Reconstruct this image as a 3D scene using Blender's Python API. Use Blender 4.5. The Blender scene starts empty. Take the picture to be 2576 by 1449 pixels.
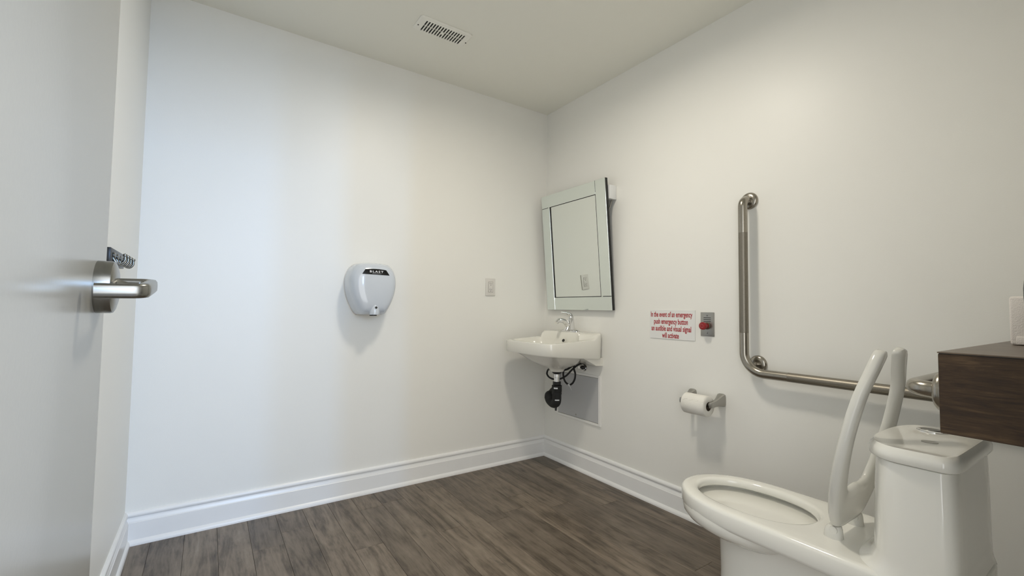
import bpy, bmesh, math, random
from mathutils import Vector, Matrix
random.seed(7)
S = bpy.context.scene
COL = S.collection
PI = math.pi

# ------------------------------------------------------------------ camera
IMG_W, IMG_H, F_PX = 2576, 1449, 1126.1
cam_d = bpy.data.cameras.new('camera')
cam_d.sensor_fit = 'HORIZONTAL'; cam_d.sensor_width = 36.0
cam_d.lens = 36.0 * F_PX / IMG_W
cam_d.clip_start = 0.02
cam = bpy.data.objects.new('camera', cam_d); COL.objects.link(cam)
yaw, pit, rol = 0.5955229, 0.0462410, 0.0125406
Fw = Vector((math.sin(yaw)*math.cos(pit), math.cos(yaw)*math.cos(pit), math.sin(pit)))
Rt = Vector((math.cos(yaw), -math.sin(yaw), 0)); Up = Rt.cross(Fw)
R2 = Rt*math.cos(rol) + Up*math.sin(rol); U2 = -Rt*math.sin(rol) + Up*math.cos(rol)
m = Matrix((R2, U2, -Fw)).transposed().to_4x4(); m.translation = Vector((-2.01083, -2.53409, 1.02773))
cam.matrix_world = m
S.camera = cam

# ------------------------------------------------------------------ light
S.view_settings.view_transform = 'Standard'; S.view_settings.look = 'None'
S.view_settings.gamma = 1.0; S.view_settings.use_curve_mapping = False
S.view_settings.exposure = 0.04
world = bpy.data.worlds.new('world'); S.world = world; world.use_nodes = True
bg = world.node_tree.nodes['Background']
bg.inputs[0].default_value = (0.92, 0.93, 0.93, 1); bg.inputs[1].default_value = 3.5

def area(name, loc, size, size_y, power, color, direction, shape='RECTANGLE', spread=PI):
    d = bpy.data.lights.new(name, 'AREA'); d.shape = shape; d.size = size
    if shape in ('RECTANGLE', 'ELLIPSE'): d.size_y = size_y
    d.energy = power; d.color = color; d.spread = spread
    o = bpy.data.objects.new(name, d); COL.objects.link(o); o.location = loc
    o.rotation_euler = Vector(direction).to_track_quat('-Z', 'Y').to_euler()
    return o
LAMP = (-1.05, -1.22, 2.435)
area('ceiling_lamp_light', (LAMP[0], LAMP[1], 2.418), 0.22, 0.22, 12.3, (1.0, 0.925, 0.80), (0, 0, -1), 'DISK', 2.98)
for wx, pw in ((-1.52, 26), (-1.08, 34), (-0.72, 29)):       # tall window strips at the end of the hallway
    area('hallway_window_light', (wx, -5.5, 1.95), 0.12, 0.9, pw, (0.27, 0.54, 1.0), (-0.05, 1, 0))

# ------------------------------------------------------------------ helpers
def tag(o, label=None, cat=None, group=None, kind=None):
    if label: o['label'] = label
    if cat: o['category'] = cat
    if group: o['group'] = group
    if kind: o['kind'] = kind
    return o

def thing(name, loc, label, cat, group=None):
    o = bpy.data.objects.new(name, None); COL.objects.link(o); o.location = loc
    o.empty_display_size = 0.05
    return tag(o, label, cat, group)

def wloc(o):
    v = Vector((0, 0, 0))
    while o is not None:
        v += o.location; o = o.parent
    return v

def obj(name, bm, mat, parent=None, smooth=40, loc=None, recalc=True):
    """link bm (world coordinates) as one mesh object; origin = parent's origin or loc"""
    if recalc: bmesh.ops.recalc_face_normals(bm, faces=bm.faces[:])
    if parent is not None: off = wloc(parent)
    elif loc is not None: off = Vector(loc)
    else:
        xs = [v.co for v in bm.verts]
        off = Vector(((min(c.x for c in xs)+max(c.x for c in xs))/2,
                      (min(c.y for c in xs)+max(c.y for c in xs))/2, min(c.z for c in xs)))
    bmesh.ops.translate(bm, verts=bm.verts[:], vec=-off)
    me = bpy.data.meshes.new(name); bm.to_mesh(me); bm.free()
    if smooth:
        me.polygons.foreach_set('use_smooth', [True]*len(me.polygons))
        me.set_sharp_from_angle(angle=math.radians(smooth))
    me.materials.append(mat)
    o = bpy.data.objects.new(name, me); COL.objects.link(o)
    if parent is not None: o.parent = parent
    else: o.location = off
    return o

def add_box(bm, x0, x1, y0, y1, z0, z1, r=0.0, seg=2):
    t = bmesh.new()
    bmesh.ops.create_cube(t, size=1)
    for v in t.verts:
        v.co = Vector((x0+(v.co.x+.5)*(x1-x0), y0+(v.co.y+.5)*(y1-y0), z0+(v.co.z+.5)*(z1-z0)))
    if r > 0:
        bmesh.ops.bevel(t, geom=t.edges[:], offset=r, segments=seg, affect='EDGES', profile=0.5)
    merge(bm, t)

def merge(bm, t, mat=None):
    if mat is not None: bmesh.ops.transform(t, matrix=mat, verts=t.verts[:])
    mp = {v: bm.verts.new(v.co) for v in t.verts}
    for f in t.faces:
        try: bm.faces.new([mp[v] for v in f.verts])
        except ValueError: pass
    t.free()

def box(x0, x1, y0, y1, z0, z1, r=0.0, seg=2):
    bm = bmesh.new(); add_box(bm, x0, x1, y0, y1, z0, z1, r, seg); return bm

def add_loft(bm, rings, cap0=True, cap1=True, closed=True):
    vr = [[bm.verts.new(Vector(p)) for p in ring] for ring in rings]
    n = len(vr[0])
    for a, b in zip(vr[:-1], vr[1:]):
        for i in range(n if closed else n-1):
            j = (i+1) % n
            try: bm.faces.new((a[i], a[j], b[j], b[i]))
            except ValueError: pass
    if cap0: bm.faces.new(list(reversed(vr[0])))
    if cap1: bm.faces.new(vr[-1])
    return vr

def loft(rings, cap0=True, cap1=True, closed=True):
    bm = bmesh.new(); add_loft(bm, rings, cap0, cap1, closed); return bm

def add_tube(bm, pts, rad, n=14, cap=True, smooth=0):
    pts = [Vector(p) for p in pts]
    if smooth: pts = catmull(pts, smooth)
    if not isinstance(rad, (list, tuple)): rad = [rad]*len(pts)
    elif len(rad) != len(pts):
        k = len(rad)-1
        rad = [rad[min(int(i/(len(pts)-1)*k), k-1)]*(1-((i/(len(pts)-1)*k)-min(int(i/(len(pts)-1)*k), k-1)))
               + rad[min(int(i/(len(pts)-1)*k), k-1)+1]*((i/(len(pts)-1)*k)-min(int(i/(len(pts)-1)*k), k-1)) for i in range(len(pts))]
    t = (pts[1]-pts[0]).normalized()
    nrm = t.orthogonal().normalized()
    rings = []
    for i, p in enumerate(pts):
        if i == 0: d = (pts[1]-pts[0])
        elif i == len(pts)-1: d = (pts[-1]-pts[-2])
        else: d = (pts[i+1]-pts[i]).normalized() + (pts[i]-pts[i-1]).normalized()
        d.normalize()
        nrm = (nrm - d*nrm.dot(d)).normalized()
        b = d.cross(nrm)
        rings.append([p + (nrm*math.cos(2*PI*k/n) + b*math.sin(2*PI*k/n))*rad[i] for k in range(n)])
    add_loft(bm, rings, cap, cap)

def tube(pts, rad, n=14, cap=True, smooth=0):
    bm = bmesh.new(); add_tube(bm, pts, rad, n, cap, smooth); return bm

def catmull(P, n):
    out = []
    Q = [P[0]*2-P[1]] + list(P) + [P[-1]*2-P[-2]]
    for i in range(1, len(Q)-2):
        for k in range(n):
            t = k/n
            a, b, c, d = Q[i-1], Q[i], Q[i+1], Q[i+2]
            out.append(0.5*((2*b)+(c-a)*t+(2*a-5*b+4*c-d)*t*t+(-a+3*b-3*c+d)*t**3))
    out.append(P[-1].copy())
    return out

def fillet(P, r, n=8):
    """polyline with rounded corners"""
    P = [Vector(p) for p in P]; out = [P[0]]
    for i in range(1, len(P)-1):
        a, b, c = P[i-1], P[i], P[i+1]
        u = (a-b).normalized(); v = (c-b).normalized()
        ang = u.angle(v); d = r/math.tan(ang/2)
        cc = b + (u+v).normalized()*(r/math.sin(ang/2))
        s = b+u*d; e = b+v*d
        v0 = s-cc; v1 = e-cc; om = v0.angle(v1)
        for k in range(n+1):
            q = k/n
            out.append(cc + v0*(math.sin((1-q)*om)/math.sin(om)) + v1*(math.sin(q*om)/math.sin(om)))
    out.append(P[-1])
    return out

def add_lathe(bm, prof, center, axis=(0, 0, 1), n=28):
    """prof: list of (radius, height along axis)"""
    ax = Vector(axis).normalized(); u = ax.orthogonal().normalized(); w = ax.cross(u); c = Vector(center)
    rings = [[c + ax*h + (u*math.cos(2*PI*k/n)+w*math.sin(2*PI*k/n))*max(r, 1e-5) for k in range(n)] for r, h in prof]
    add_loft(bm, rings)

def lathe(prof, center, axis=(0, 0, 1), n=28):
    bm = bmesh.new(); add_lathe(bm, prof, center, axis, n); return bm

def sup(cx, cy, hx, hy, n, N=64, z=0):
    out = []
    for k in range(N):
        a = 2*PI*k/N; c, s = math.cos(a), math.sin(a)
        r = (abs(c)**n + abs(s)**n)**(-1/n)
        out.append((cx+hx*c*r, cy+hy*s*r, z))
    return out

def text_mesh(name, body, size, mat, parent, origin, xdir, ydir, extrude=0.0003, align='CENTER', width=None, bold=0.0, spacing=1.0):
    c = bpy.data.curves.new(name, 'FONT'); c.body = body; c.size = size; c.extrude = extrude
    c.align_x = align; c.offset = bold; c.space_character = spacing; c.resolution_u = 4
    o = bpy.data.objects.new('tmp_text', c); COL.objects.link(o)
    bpy.context.view_layer.update()
    me = bpy.data.meshes.new_from_object(o.evaluated_get(bpy.context.evaluated_depsgraph_get()))
    bpy.data.objects.remove(o); bpy.data.curves.remove(c)
    xs = [v.co.x for v in me.vertices]; sx = 1.0
    if width: sx = width/(max(xs)-min(xs))
    X, Y = Vector(xdir), Vector(ydir); Z = X.cross(Y); off = wloc(parent)
    for v in me.vertices:
        v.co = Vector(origin) + X*(v.co.x*sx) + Y*v.co.y + Z*v.co.z - off
    me.name = name; me.materials.clear(); me.materials.append(mat)
    t = bpy.data.objects.new(name, me); COL.objects.link(t); t.parent = parent
    return t

# ------------------------------------------------------------------ materials
def new_mat(name):
    mt = bpy.data.materials.new(name); mt.use_nodes = True
    nt = mt.node_tree; return mt, nt, nt.nodes['Principled BSDF']

def plain(name, col, rough=0.5, metal=0.0, bump=0.0, bscale=200, coat=0.0, spec=0.5, var=0.0, vscale=6):
    mt, nt, b = new_mat(name)
    b.inputs['Base Color'].default_value = (*col, 1); b.inputs['Roughness'].default_value = rough
    b.inputs['Metallic'].default_value = metal; b.inputs['Coat Weight'].default_value = coat
    b.inputs['Coat Roughness'].default_value = 0.08
    b.inputs['Specular IOR Level'].default_value = spec
    geo = nt.nodes.new('ShaderNodeNewGeometry')
    if var:
        nz = nt.nodes.new('ShaderNodeTexNoise'); nz.inputs['Scale'].default_value = vscale; nz.inputs['Detail'].default_value = 5
        nt.links.new(geo.outputs['Position'], nz.inputs['Vector'])
        mx = nt.nodes.new('ShaderNodeMix'); mx.data_type = 'RGBA'
        mx.inputs[6].default_value = tuple(c*(1-var) for c in col)+(1,); mx.inputs[7].default_value = tuple(min(1, c*(1+var)) for c in col)+(1,)
        nt.links.new(nz.outputs['Fac'], mx.inputs[0]); nt.links.new(mx.outputs[2], b.inputs['Base Color'])
    if bump:
        nz = nt.nodes.new('ShaderNodeTexNoise'); nz.inputs['Scale'].default_value = bscale; nz.inputs['Detail'].default_value = 3
        nt.links.new(geo.outputs['Position'], nz.inputs['Vector'])
        bp = nt.nodes.new('ShaderNodeBump'); bp.inputs['Strength'].default_value = bump; bp.inputs['Distance'].default_value = 0.002
        nt.links.new(nz.outputs['Fac'], bp.inputs['Height']); nt.links.new(bp.outputs[0], b.inputs['Normal'])
    return mt

M = {}
M['wall'] = plain('wall_paint', (0.86, 0.852, 0.808), 0.42, bump=0.08, bscale=260, var=0.012, vscale=3)
M['ceiling'] = plain('ceiling_paint', (0.89, 0.88, 0.80), 0.9, bump=0.05, bscale=300)
M['trim'] = plain('trim_gloss_paint', (0.86, 0.86, 0.85), 0.28, bump=0.03, bscale=60, var=0.02, vscale=12)
M['door'] = plain('door_gloss_paint', (0.47, 0.47, 0.445), 0.27, bump=0.05, bscale=140, var=0.015, vscale=5)
M['china'] = plain('vitreous_china', (0.86, 0.85, 0.79), 0.09, coat=0.5, var=0.008, vscale=4)
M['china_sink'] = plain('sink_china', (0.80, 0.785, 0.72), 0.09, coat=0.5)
M['seat_plastic'] = plain('seat_plastic', (0.70, 0.69, 0.64), 0.16)
M['plastic'] = plain('white_plastic', (0.78, 0.79, 0.79), 0.3)
M['dryer'] = plain('dryer_enamel', (0.61, 0.65, 0.70), 0.12, coat=0.4)
M['outlet'] = plain('outlet_plastic', (0.72, 0.70, 0.66), 0.35)
M['dark'] = plain('dark_recess', (0.015, 0.015, 0.013), 0.6)
M['vent'] = plain('vent_enamel', (0.90, 0.89, 0.82), 0.45)
M['black'] = plain('black_plastic', (0.008, 0.008, 0.008), 0.35)
M['rubber'] = plain('black_foam', (0.010, 0.010, 0.010), 0.7, bump=0.4, bscale=300)
M['label'] = plain('black_label', (0.004, 0.004, 0.005), 0.18)
M['ink'] = plain('white_ink', (0.75, 0.76, 0.78), 0.5)
M['chrome'] = plain('chrome', (0.78, 0.78, 0.78), 0.08, 1.0)
M['satin'] = plain('satin_chrome', (0.27, 0.27, 0.255), 0.27, 1.0, var=0.06, vscale=40)
M['zinc'] = plain('holder_metal', (0.40, 0.39, 0.365), 0.33, 1.0)
M['sign'] = plain('sign_plastic', (0.80, 0.80, 0.78), 0.3)
M['red_ink'] = plain('red_ink', (0.42, 0.035, 0.045), 0.5)
M['red'] = plain('red_plastic', (0.28, 0.008, 0.012), 0.25)
M['red_ring'] = plain('button_ring', (0.45, 0.12, 0.10), 0.4)
M['paper'] = plain('tissue_paper', (0.84, 0.82, 0.76), 0.9, bump=0.5, bscale=500)
M['towel'] = plain('paper_pack', (0.82, 0.77, 0.72), 0.9, bump=0.6, bscale=420)
M['card'] = plain('cardboard_core', (0.12, 0.09, 0.06), 0.9)
M['panel'] = plain('panel_shaded_paint', (0.50, 0.505, 0.51), 0.4, bump=0.03, bscale=100)  # white-painted metal; the shade under the sink is put into this grey
M['panel_frame'] = plain('panel_frame_paint', (0.88, 0.87, 0.84), 0.4)
M['lamp_rim'] = plain('lamp_rim', (0.8, 0.8, 0.78), 0.4)
mt, nt, b = new_mat('lamp_diffuser'); M['diffuser'] = mt
b.inputs['Base Color'].default_value = (.9, .9, .85, 1); b.inputs['Emission Color'].default_value = (1, .96, .88, 1); b.inputs['Emission Strength'].default_value = 6
mt, nt, b = new_mat('water'); M['water'] = mt
b.inputs['Base Color'].default_value = (.9, .93, .92, 1); b.inputs['Roughness'].default_value = 0.02; b.inputs['Transmission Weight'].default_value = 1.0; b.inputs['IOR'].default_value = 1.33
mt, nt, b = new_mat('mirror_silver'); M['mirror'] = mt
b.inputs['Base Color'].default_value = (0.80, 0.835, 0.81, 1); b.inputs['Metallic'].default_value = 1; b.inputs['Roughness'].default_value = 0.015
mt, nt, b = new_mat('mirror_strip'); M['strip'] = mt
b.inputs['Base Color'].default_value = (0.77, 0.825, 0.80, 1); b.inputs['Metallic'].default_value = 1; b.inputs['Roughness'].default_value = 0.10

def brushed(name, col, rough):
    mt, nt, b = new_mat(name)
    b.inputs['Metallic'].default_value = 1; b.inputs['Roughness'].default_value = rough
    g = nt.nodes.new('ShaderNodeNewGeometry'); n = nt.nodes.new('ShaderNodeTexNoise'); n.inputs['Scale'].default_value = 220
    n.inputs['Detail'].default_value = 2
    nt.links.new(g.outputs['Position'], n.inputs['Vector'])
    mx = nt.nodes.new('ShaderNodeMix'); mx.data_type = 'RGBA'
    mx.inputs[6].default_value = tuple(c*0.85 for c in col)+(1,); mx.inputs[7].default_value = tuple(c*1.12 for c in col)+(1,)
    nt.links.new(n.outputs['Fac'], mx.inputs[0]); nt.links.new(mx.outputs[2], b.inputs['Base Color'])
    bp = nt.nodes.new('ShaderNodeBump'); bp.inputs['Strength'].default_value = 0.1; bp.inputs['Distance'].default_value = 0.001
    nt.links.new(n.outputs['Fac'], bp.inputs['Height']); nt.links.new(bp.outputs[0], b.inputs['Normal'])
    return mt
M['steel'] = brushed('brushed_steel', (0.37, 0.345, 0.30), 0.24)
M['knurl'] = brushed('peened_steel', (0.26, 0.238, 0.20), 0.42)

def wood(name, stops, axis_scale, noise_scale, rough, per_object=True, knots=True, bump=0.15, rand_amt=0.22):
    mt, nt, b = new_mat(name); N = nt.nodes; L = nt.links
    b.inputs['Roughness'].default_value = rough
    g = N.new('ShaderNodeNewGeometry'); oi = N.new('ShaderNodeObjectInfo')
    off = N.new('ShaderNodeVectorMath'); off.operation = 'MULTIPLY_ADD'
    comb = N.new('ShaderNodeCombineXYZ')
    mul = N.new('ShaderNodeMath'); mul.operation = 'MULTIPLY'; mul.inputs[1].default_value = 37.0
    L.new(oi.outputs['Random'], mul.inputs[0])
    for i in range(3): L.new(mul.outputs[0], comb.inputs[i])
    add = N.new('ShaderNodeVectorMath'); add.operation = 'ADD'
    L.new(g.outputs['Position'], add.inputs[0])
    if per_object: L.new(comb.outputs[0], add.inputs[1])
    mp = N.new('ShaderNodeMapping'); mp.inputs['Scale'].default_value = axis_scale
    L.new(add.outputs[0], mp.inputs['Vector'])
    n1 = N.new('ShaderNodeTexNoise'); n1.inputs['Scale'].default_value = noise_scale; n1.inputs['Detail'].default_value = 8
    n1.inputs['Roughness'].default_value = 0.65; n1.inputs['Distortion'].default_value = 1.2
    L.new(mp.outputs[0], n1.inputs['Vector'])
    n2 = N.new('ShaderNodeTexNoise'); n2.inputs['Scale'].default_value = noise_scale*5; n2.inputs['Detail'].default_value = 6
    n2.inputs['Roughness'].default_value = 0.7
    L.new(mp.outputs[0], n2.inputs['Vector'])
    n3 = N.new('ShaderNodeTexNoise'); n3.inputs['Scale'].default_value = 9; n3.inputs['Detail'].default_value = 6
    L.new(add.outputs[0], n3.inputs['Vector'])
    s = N.new('ShaderNodeMath'); s.operation = 'MULTIPLY'; s.inputs[1].default_value = 0.55; L.new(n1.outputs['Fac'], s.inputs[0])
    s2 = N.new('ShaderNodeMath'); s2.operation = 'MULTIPLY_ADD'; s2.inputs[1].default_value = 0.27; L.new(n2.outputs['Fac'], s2.inputs[0]); L.new(s.outputs[0], s2.inputs[2])
    s3 = N.new('ShaderNodeMath'); s3.operation = 'MULTIPLY_ADD'; s3.inputs[1].default_value = 0.18; L.new(n3.outputs['Fac'], s3.inputs[0]); L.new(s2.outputs[0], s3.inputs[2])
    cr = N.new('ShaderNodeValToRGB'); el = cr.color_ramp.elements
    el[0].position = stops[0][0]; el[0].color = (*stops[0][1], 1); el[1].position = stops[-1][0]; el[1].color = (*stops[-1][1], 1)
    for p, c in stops[1:-1]:
        e = el.new(p); e.color = (*c, 1)
    L.new(s3.outputs[0], cr.inputs[0]); last = cr.outputs[0]
    if knots:
        mp2 = N.new('ShaderNodeMapping'); mp2.inputs['Scale'].default_value = tuple(a*0.5+0.5 if a < 1 else a*0.55 for a in axis_scale)
        L.new(add.outputs[0], mp2.inputs['Vector'])
        # wobble
        ad = N.new('ShaderNodeMixRGB'); ad.blend_type = 'ADD'; ad.inputs[0].default_value = 0.35
        L.new(mp2.outputs[0], ad.inputs[1]); L.new(n3.outputs['Color'], ad.inputs[2])
        vo = N.new('ShaderNodeTexVoronoi'); vo.inputs['Scale'].default_value = 2.6
        L.new(ad.outputs[0], vo.inputs['Vector'])
        r2 = N.new('ShaderNodeValToRGB'); r2.color_ramp.elements[0].position = 0.03; r2.color_ramp.elements[0].color = (.22, .19, .17, 1)
        r2.color_ramp.elements[1].position = 0.17; r2.color_ramp.elements[1].color = (1, 1, 1, 1)
        L.new(vo.outputs['Distance'], r2.inputs[0])
        mm = N.new('ShaderNodeMixRGB'); mm.blend_type = 'MULTIPLY'; mm.inputs[0].default_value = 0.85
        L.new(last, mm.inputs[1]); L.new(r2.outputs[0], mm.inputs[2]); last = mm.outputs[0]
    if per_object and rand_amt:
        mr = N.new('ShaderNodeMapRange'); mr.inputs['To Min'].default_value = 1-rand_amt; mr.inputs['To Max'].default_value = 1+rand_amt*0.6
        L.new(oi.outputs['Random'], mr.inputs['Value'])
        vm = N.new('ShaderNodeVectorMath'); vm.operation = 'SCALE'; L.new(last, vm.inputs[0]); L.new(mr.outputs[0], vm.inputs['Scale']); last = vm.outputs[0]
    L.new(last, b.inputs['Base Color'])
    bp = N.new('ShaderNodeBump'); bp.inputs['Strength'].default_value = bump; bp.inputs['Distance'].default_value = 0.001
    L.new(s3.outputs[0], bp.inputs['Height']); L.new(bp.outputs[0], b.inputs['Normal'])
    return mt
M['floor'] = wood('vinyl_plank', [(0.36, (0.040, 0.029, 0.018)), (0.44, (0.098, 0.074, 0.051)), (0.50, (0.158, 0.124, 0.090)), (0.58, (0.205, 0.164, 0.123)), (0.68, (0.275, 0.232, 0.182))],
                  (8.0, 0.9, 1.0), 2.2, 0.42)
M['oak'] = wood('dark_oak_laminate', [(0.36, (0.014, 0.007, 0.003)), (0.46, (0.034, 0.017, 0.006)), (0.54, (0.052, 0.028, 0.011)), (0.68, (0.125, 0.075, 0.036))],
                (3.0, 2.0, 20.0), 4.0, 0.7, per_object=False, knots=True)
M['oak_lit_top'] = wood('dark_oak_lit_top', [(0.36, (0.05, 0.033, 0.02)), (0.5, (0.115, 0.082, 0.055)), (0.66, (0.19, 0.14, 0.10))],
                (9.0, 0.8, 3.0), 3.4, 0.35, per_object=False, knots=False)  # paler copy of the oak, light on the top put into the colour

# ------------------------------------------------------------------ room shell
WX, DY, H, BH = -2.272, -2.50, 2.45, 0.1374      # left wall, front wall, ceiling, baseboard height
def struct(name, bm, mat, parent=None, smooth=0):
    o = obj(name, bm, mat, parent, smooth)
    if parent is None: o['kind'] = 'structure'
    return o
struct('wall_back', box(WX-.12, .12, 0, .12, -.02, H+.02), M['wall'])
struct('wall_right', box(0, .12, DY-.14, 0, -.02, H+.02), M['wall'])
struct('wall_left', box(WX-.12, WX, DY-.14, 0, -.02, H+.02), M['wall'])
# front wall with the open doorway the photograph was taken from
DX0, DX1, DH = -2.185, -1.25, 2.06
bm = bmesh.new()
add_box(bm, DX1, 0, DY-.14, DY, -.02, H+.02); add_box(bm, WX, DX0, DY-.14, DY, -.02, H+.02)
add_box(bm, DX0, DX1, DY-.14, DY, DH, H+.02)
struct('wall_front', bm, M['wall'])
struct('ceiling', box(WX-.12, .12, DY-.14, .12, H, H+.1), M['ceiling'])
# hallway beyond the doorway
struct('trim_1', box(DX1-.005, DX1+.06, DY, DY+.012, 0, DH+.06, .003), M['trim'])

fl = struct('floor', box(WX-.3, .12, -5.2, .12, -.06, -.0045), M['dark'])  # slab lengthened, unseen, past the doorway to block light from below
PW, PL, G = 0.12, 1.22, 0.0009
mesh_cache = {}
def plank(x0, x1, y0, y1):
    key = (round(x1-x0, 4), round(y1-y0, 4))
    if key not in mesh_cache:
        b = box(0, x1-x0, 0, y1-y0, -.0045, 0, .0006, 1)
        me = bpy.data.meshes.new('plank'); b.to_mesh(me); b.free(); me.materials.append(M['floor']); mesh_cache[key] = me
    o = bpy.data.objects.new('plank', mesh_cache[key]); COL.objects.link(o)
    o.parent = fl; o.location = Vector((x0, y0, 0)) - fl.location
known = {6: -0.61, 5: -0.47, 9: -0.615, 3: -1.44}    # end joints that can be seen
k = 0; x_right = -0.0
while x_right > WX:
    x_left = -0.02 - PW*k if k else -0.02
    x_left = max(x_left, WX)
    j = known.get(k, -random.uniform(0.1, 1.2))
    ys = [0]; y = j
    while y > -3.4:
        if y < -0.05: ys.append(y)
        y -= PL
    ys.append(-3.4)
    for a, b_ in zip(ys[:-1], ys[1:]):
        plank(x_left+G/2, x_right-G/2, b_+G/2, a-G/2)
    x_right = x_left; k += 1

# baseboards: moulded profile (depth out of the wall, height)
PROF = [(0, 0), (.024, 0), (.024, .006), (.022, .014), (.017, .020), (.0145, .022), (.0145, .093), (.0125, .0955), (.0125, .097),
        (.0085, .104), (.0068, .111), (.0066, .114), (.0095, .1165), (.0115, .120), (.0115, .127), (.009, .133), (.005, .1368), (0, BH)]
def baseboard(name, path, nrm):
    """path: (start, end) on the wall face; nrm: direction into room; ends mitred via m0, m1"""
    (ax, ay, m0), (bx, by, m1) = path
    d = Vector((bx-ax, by-ay, 0)).normalized(); n = Vector((*nrm, 0))
    rings = []
    for (px, py, mm, sgn) in ((ax, ay, m0, 1), (bx, by, m1, -1)):
        rings.append([Vector((px, py, 0)) + n*o + d*(o*mm*sgn) + Vector((0, 0, z)) for o, z in PROF])
    return struct(name, loft(rings), M['trim'], smooth=30)
baseboard('baseboard_back', ((WX, 0, 1), (0, 0, 1)), (0, -1))
baseboard('baseboard_right', ((0, 0, 1), (0, DY, 1)), (-1, 0))
baseboard('baseboard_left', ((WX, DY+.02, 0), (WX, 0, 1)), (1, 0))
baseboard('baseboard_front', ((0, DY, 1), (DX1+.062, DY, 0)), (0, 1))

# ------------------------------------------------------------------ ceiling lamp (just above the frame)
t = thing('ceiling_lamp', LAMP, 'round white flush ceiling light with a glowing diffuser', 'lamp')
obj('rim', lathe([(.135, .0145), (.150, .010), (.150, .002), (.125, -.004), (.118, -.004), (.118, .0145)], LAMP, n=40), M['lamp_rim'], t)
obj('diffuser', lathe([(.117, .012), (.117, -.002), (.05, -.004), (0, -.004)], LAMP, n=40), M['diffuser'], t)

# ------------------------------------------------------------------ ceiling vent
vx0, vx1, vy0, vy1 = -1.204, -.919, -.534, -.412
t = thing('ceiling_vent', ((vx0+vx1)/2, (vy0+vy1)/2, H), 'white slotted register grille screwed to the ceiling', 'vent')
obj('backing', box(vx0+.02, vx1-.02, vy0+.012, vy1-.012, H-.0035, H-.0005), M['dark'], t)
sx0, sx1, sy0, sy1 = -1.172, -.951, -.513, -.424
bm = bmesh.new()
z0, z1 = H-.009, H-.0036
def rr(x0, x1, y0, y1, r, z, n=5):
    out = []
    for cx, cy, a0 in ((x1-r, y1-r, 0), (x0+r, y1-r, 90), (x0+r, y0+r, 180), (x1-r, y0+r, 270)):
        for q in range(n+1):
            a = math.radians(a0+90*q/n); out.append((cx+r*math.cos(a), cy+r*math.sin(a), z))
    return out
add_loft(bm, [rr(sx0, sx1, sy0, sy1, .002, H-.004), rr(sx0, sx1, sy0, sy1, .002, z0), rr(vx0+.006, vx1-.006, vy0+.006, vy1-.006, .010, z0),
              rr(vx0, vx1, vy0, vy1, .014, z0+.004), rr(vx0, vx1, vy0, vy1, .014, H-.0003)], False, False)
obj('frame', bm, M['vent'], t, 30)
n_s = 15; pitch = (sx1-sx0)/n_s
slat_w = pitch*0.48
for i in range(n_s+1):
    xc = sx0 + i*pitch
    xa, xb = max(xc-slat_w/2, sx0), min(xc+slat_w/2, sx1)
    b = bmesh.new()
    # gently curved louver blade
    rings = []
    for q in range(7):
        yy = sy0 + (sy1-sy0)*q/6; bow = 0.0035*math.sin(PI*q/6)
        rings.append([(xa+bow*0, yy, z0), (xb+bow*0, yy, z0), (xb+.002, yy, H-.0038), (xa+.002, yy, H-.0038)])
    add_loft(b, rings)
    obj('slat', b, M['vent'], t, 0)
obj('cross_bar', box(sx0, sx1, -.4705, -.4688, z0+.003, H-.0038), M['vent'], t, 0)
obj('damper_lever', box(-1.066, -1.058, -.476, -.458, z0-.004, z0+.001, .001), M['vent'], t, 0)
for xx in (-1.1925, -.925):
    obj('screw', lathe([(.0035, .001), (.0035, -.0015), (.002, -.002), (0, -.002)], (xx, -.461, z0), n=12), M['dark'], t)

# ------------------------------------------------------------------ door leaf standing open along the left wall
DF = -2.167                                         # face towards the room
t = thing('door_1', (DF-.022, -2.41, 0.01), None, None); t['kind'] = 'structure'
obj('door_leaf', box(DF-.044, DF, -2.41, -1.445, .012, 2.045, .0015, 2), M['door'], t)
HC = Vector((DF, -1.514, 1.056))
hd = obj('door_handle', lathe([(.0445, 0), (.0445, .018), (.0435, .0215), (.040, .0235), (.030, .026), (.0, .027)], HC, (1, 0, 0), 40), M['satin'], t, 35)
hd['label'] = 'satin chrome lever handle with a thick round rose'
# lever: neck out of the rose, arm towards the hinge, return to the door
pth = fillet([HC+Vector((.018, 0, .004)), HC+Vector((.073, 0, .005)), HC+Vector((.071, -.112, -.008)), HC+Vector((.014, -.116, -.009))], .016, 6)
def flatbar(pts, hh, hw, n=16, e=4):
    rings = []
    for i, p in enumerate(pts):
        a = pts[max(i-1, 0)]; c = pts[min(i+1, len(pts)-1)]
        d = (c-a).normalized(); side = d.cross(Vector((0, 0, 1))).normalized(); up = side.cross(d)
        s = 1.0
        ring = []
        for q in range(n):
            an = 2*PI*(q+.5)/n; cc, ss = math.cos(an), math.sin(an); r = (abs(cc)**e+abs(ss)**e)**(-1/e)
            ring.append(p + side*(hw*cc*r) + up*(hh*ss*r))
        rings.append(ring)
    return loft(rings)
obj('lever', flatbar(pth, .0115, .0085), M['satin'], hd, 50)
obj('neck', lathe([(.018, .024), (.015, .030), (.0125, .040), (.0125, .055)], HC, (1, 0, 0), 24), M['satin'], hd, 40)
obj('hinge', box(DF-.048, DF-.002, -2.422, -2.41, .25, .35, .002), M['satin'], t)
obj('hinge', box(DF-.048, DF-.002, -2.422, -2.41, 1.72, 1.82, .002), M['satin'], t)

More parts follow.
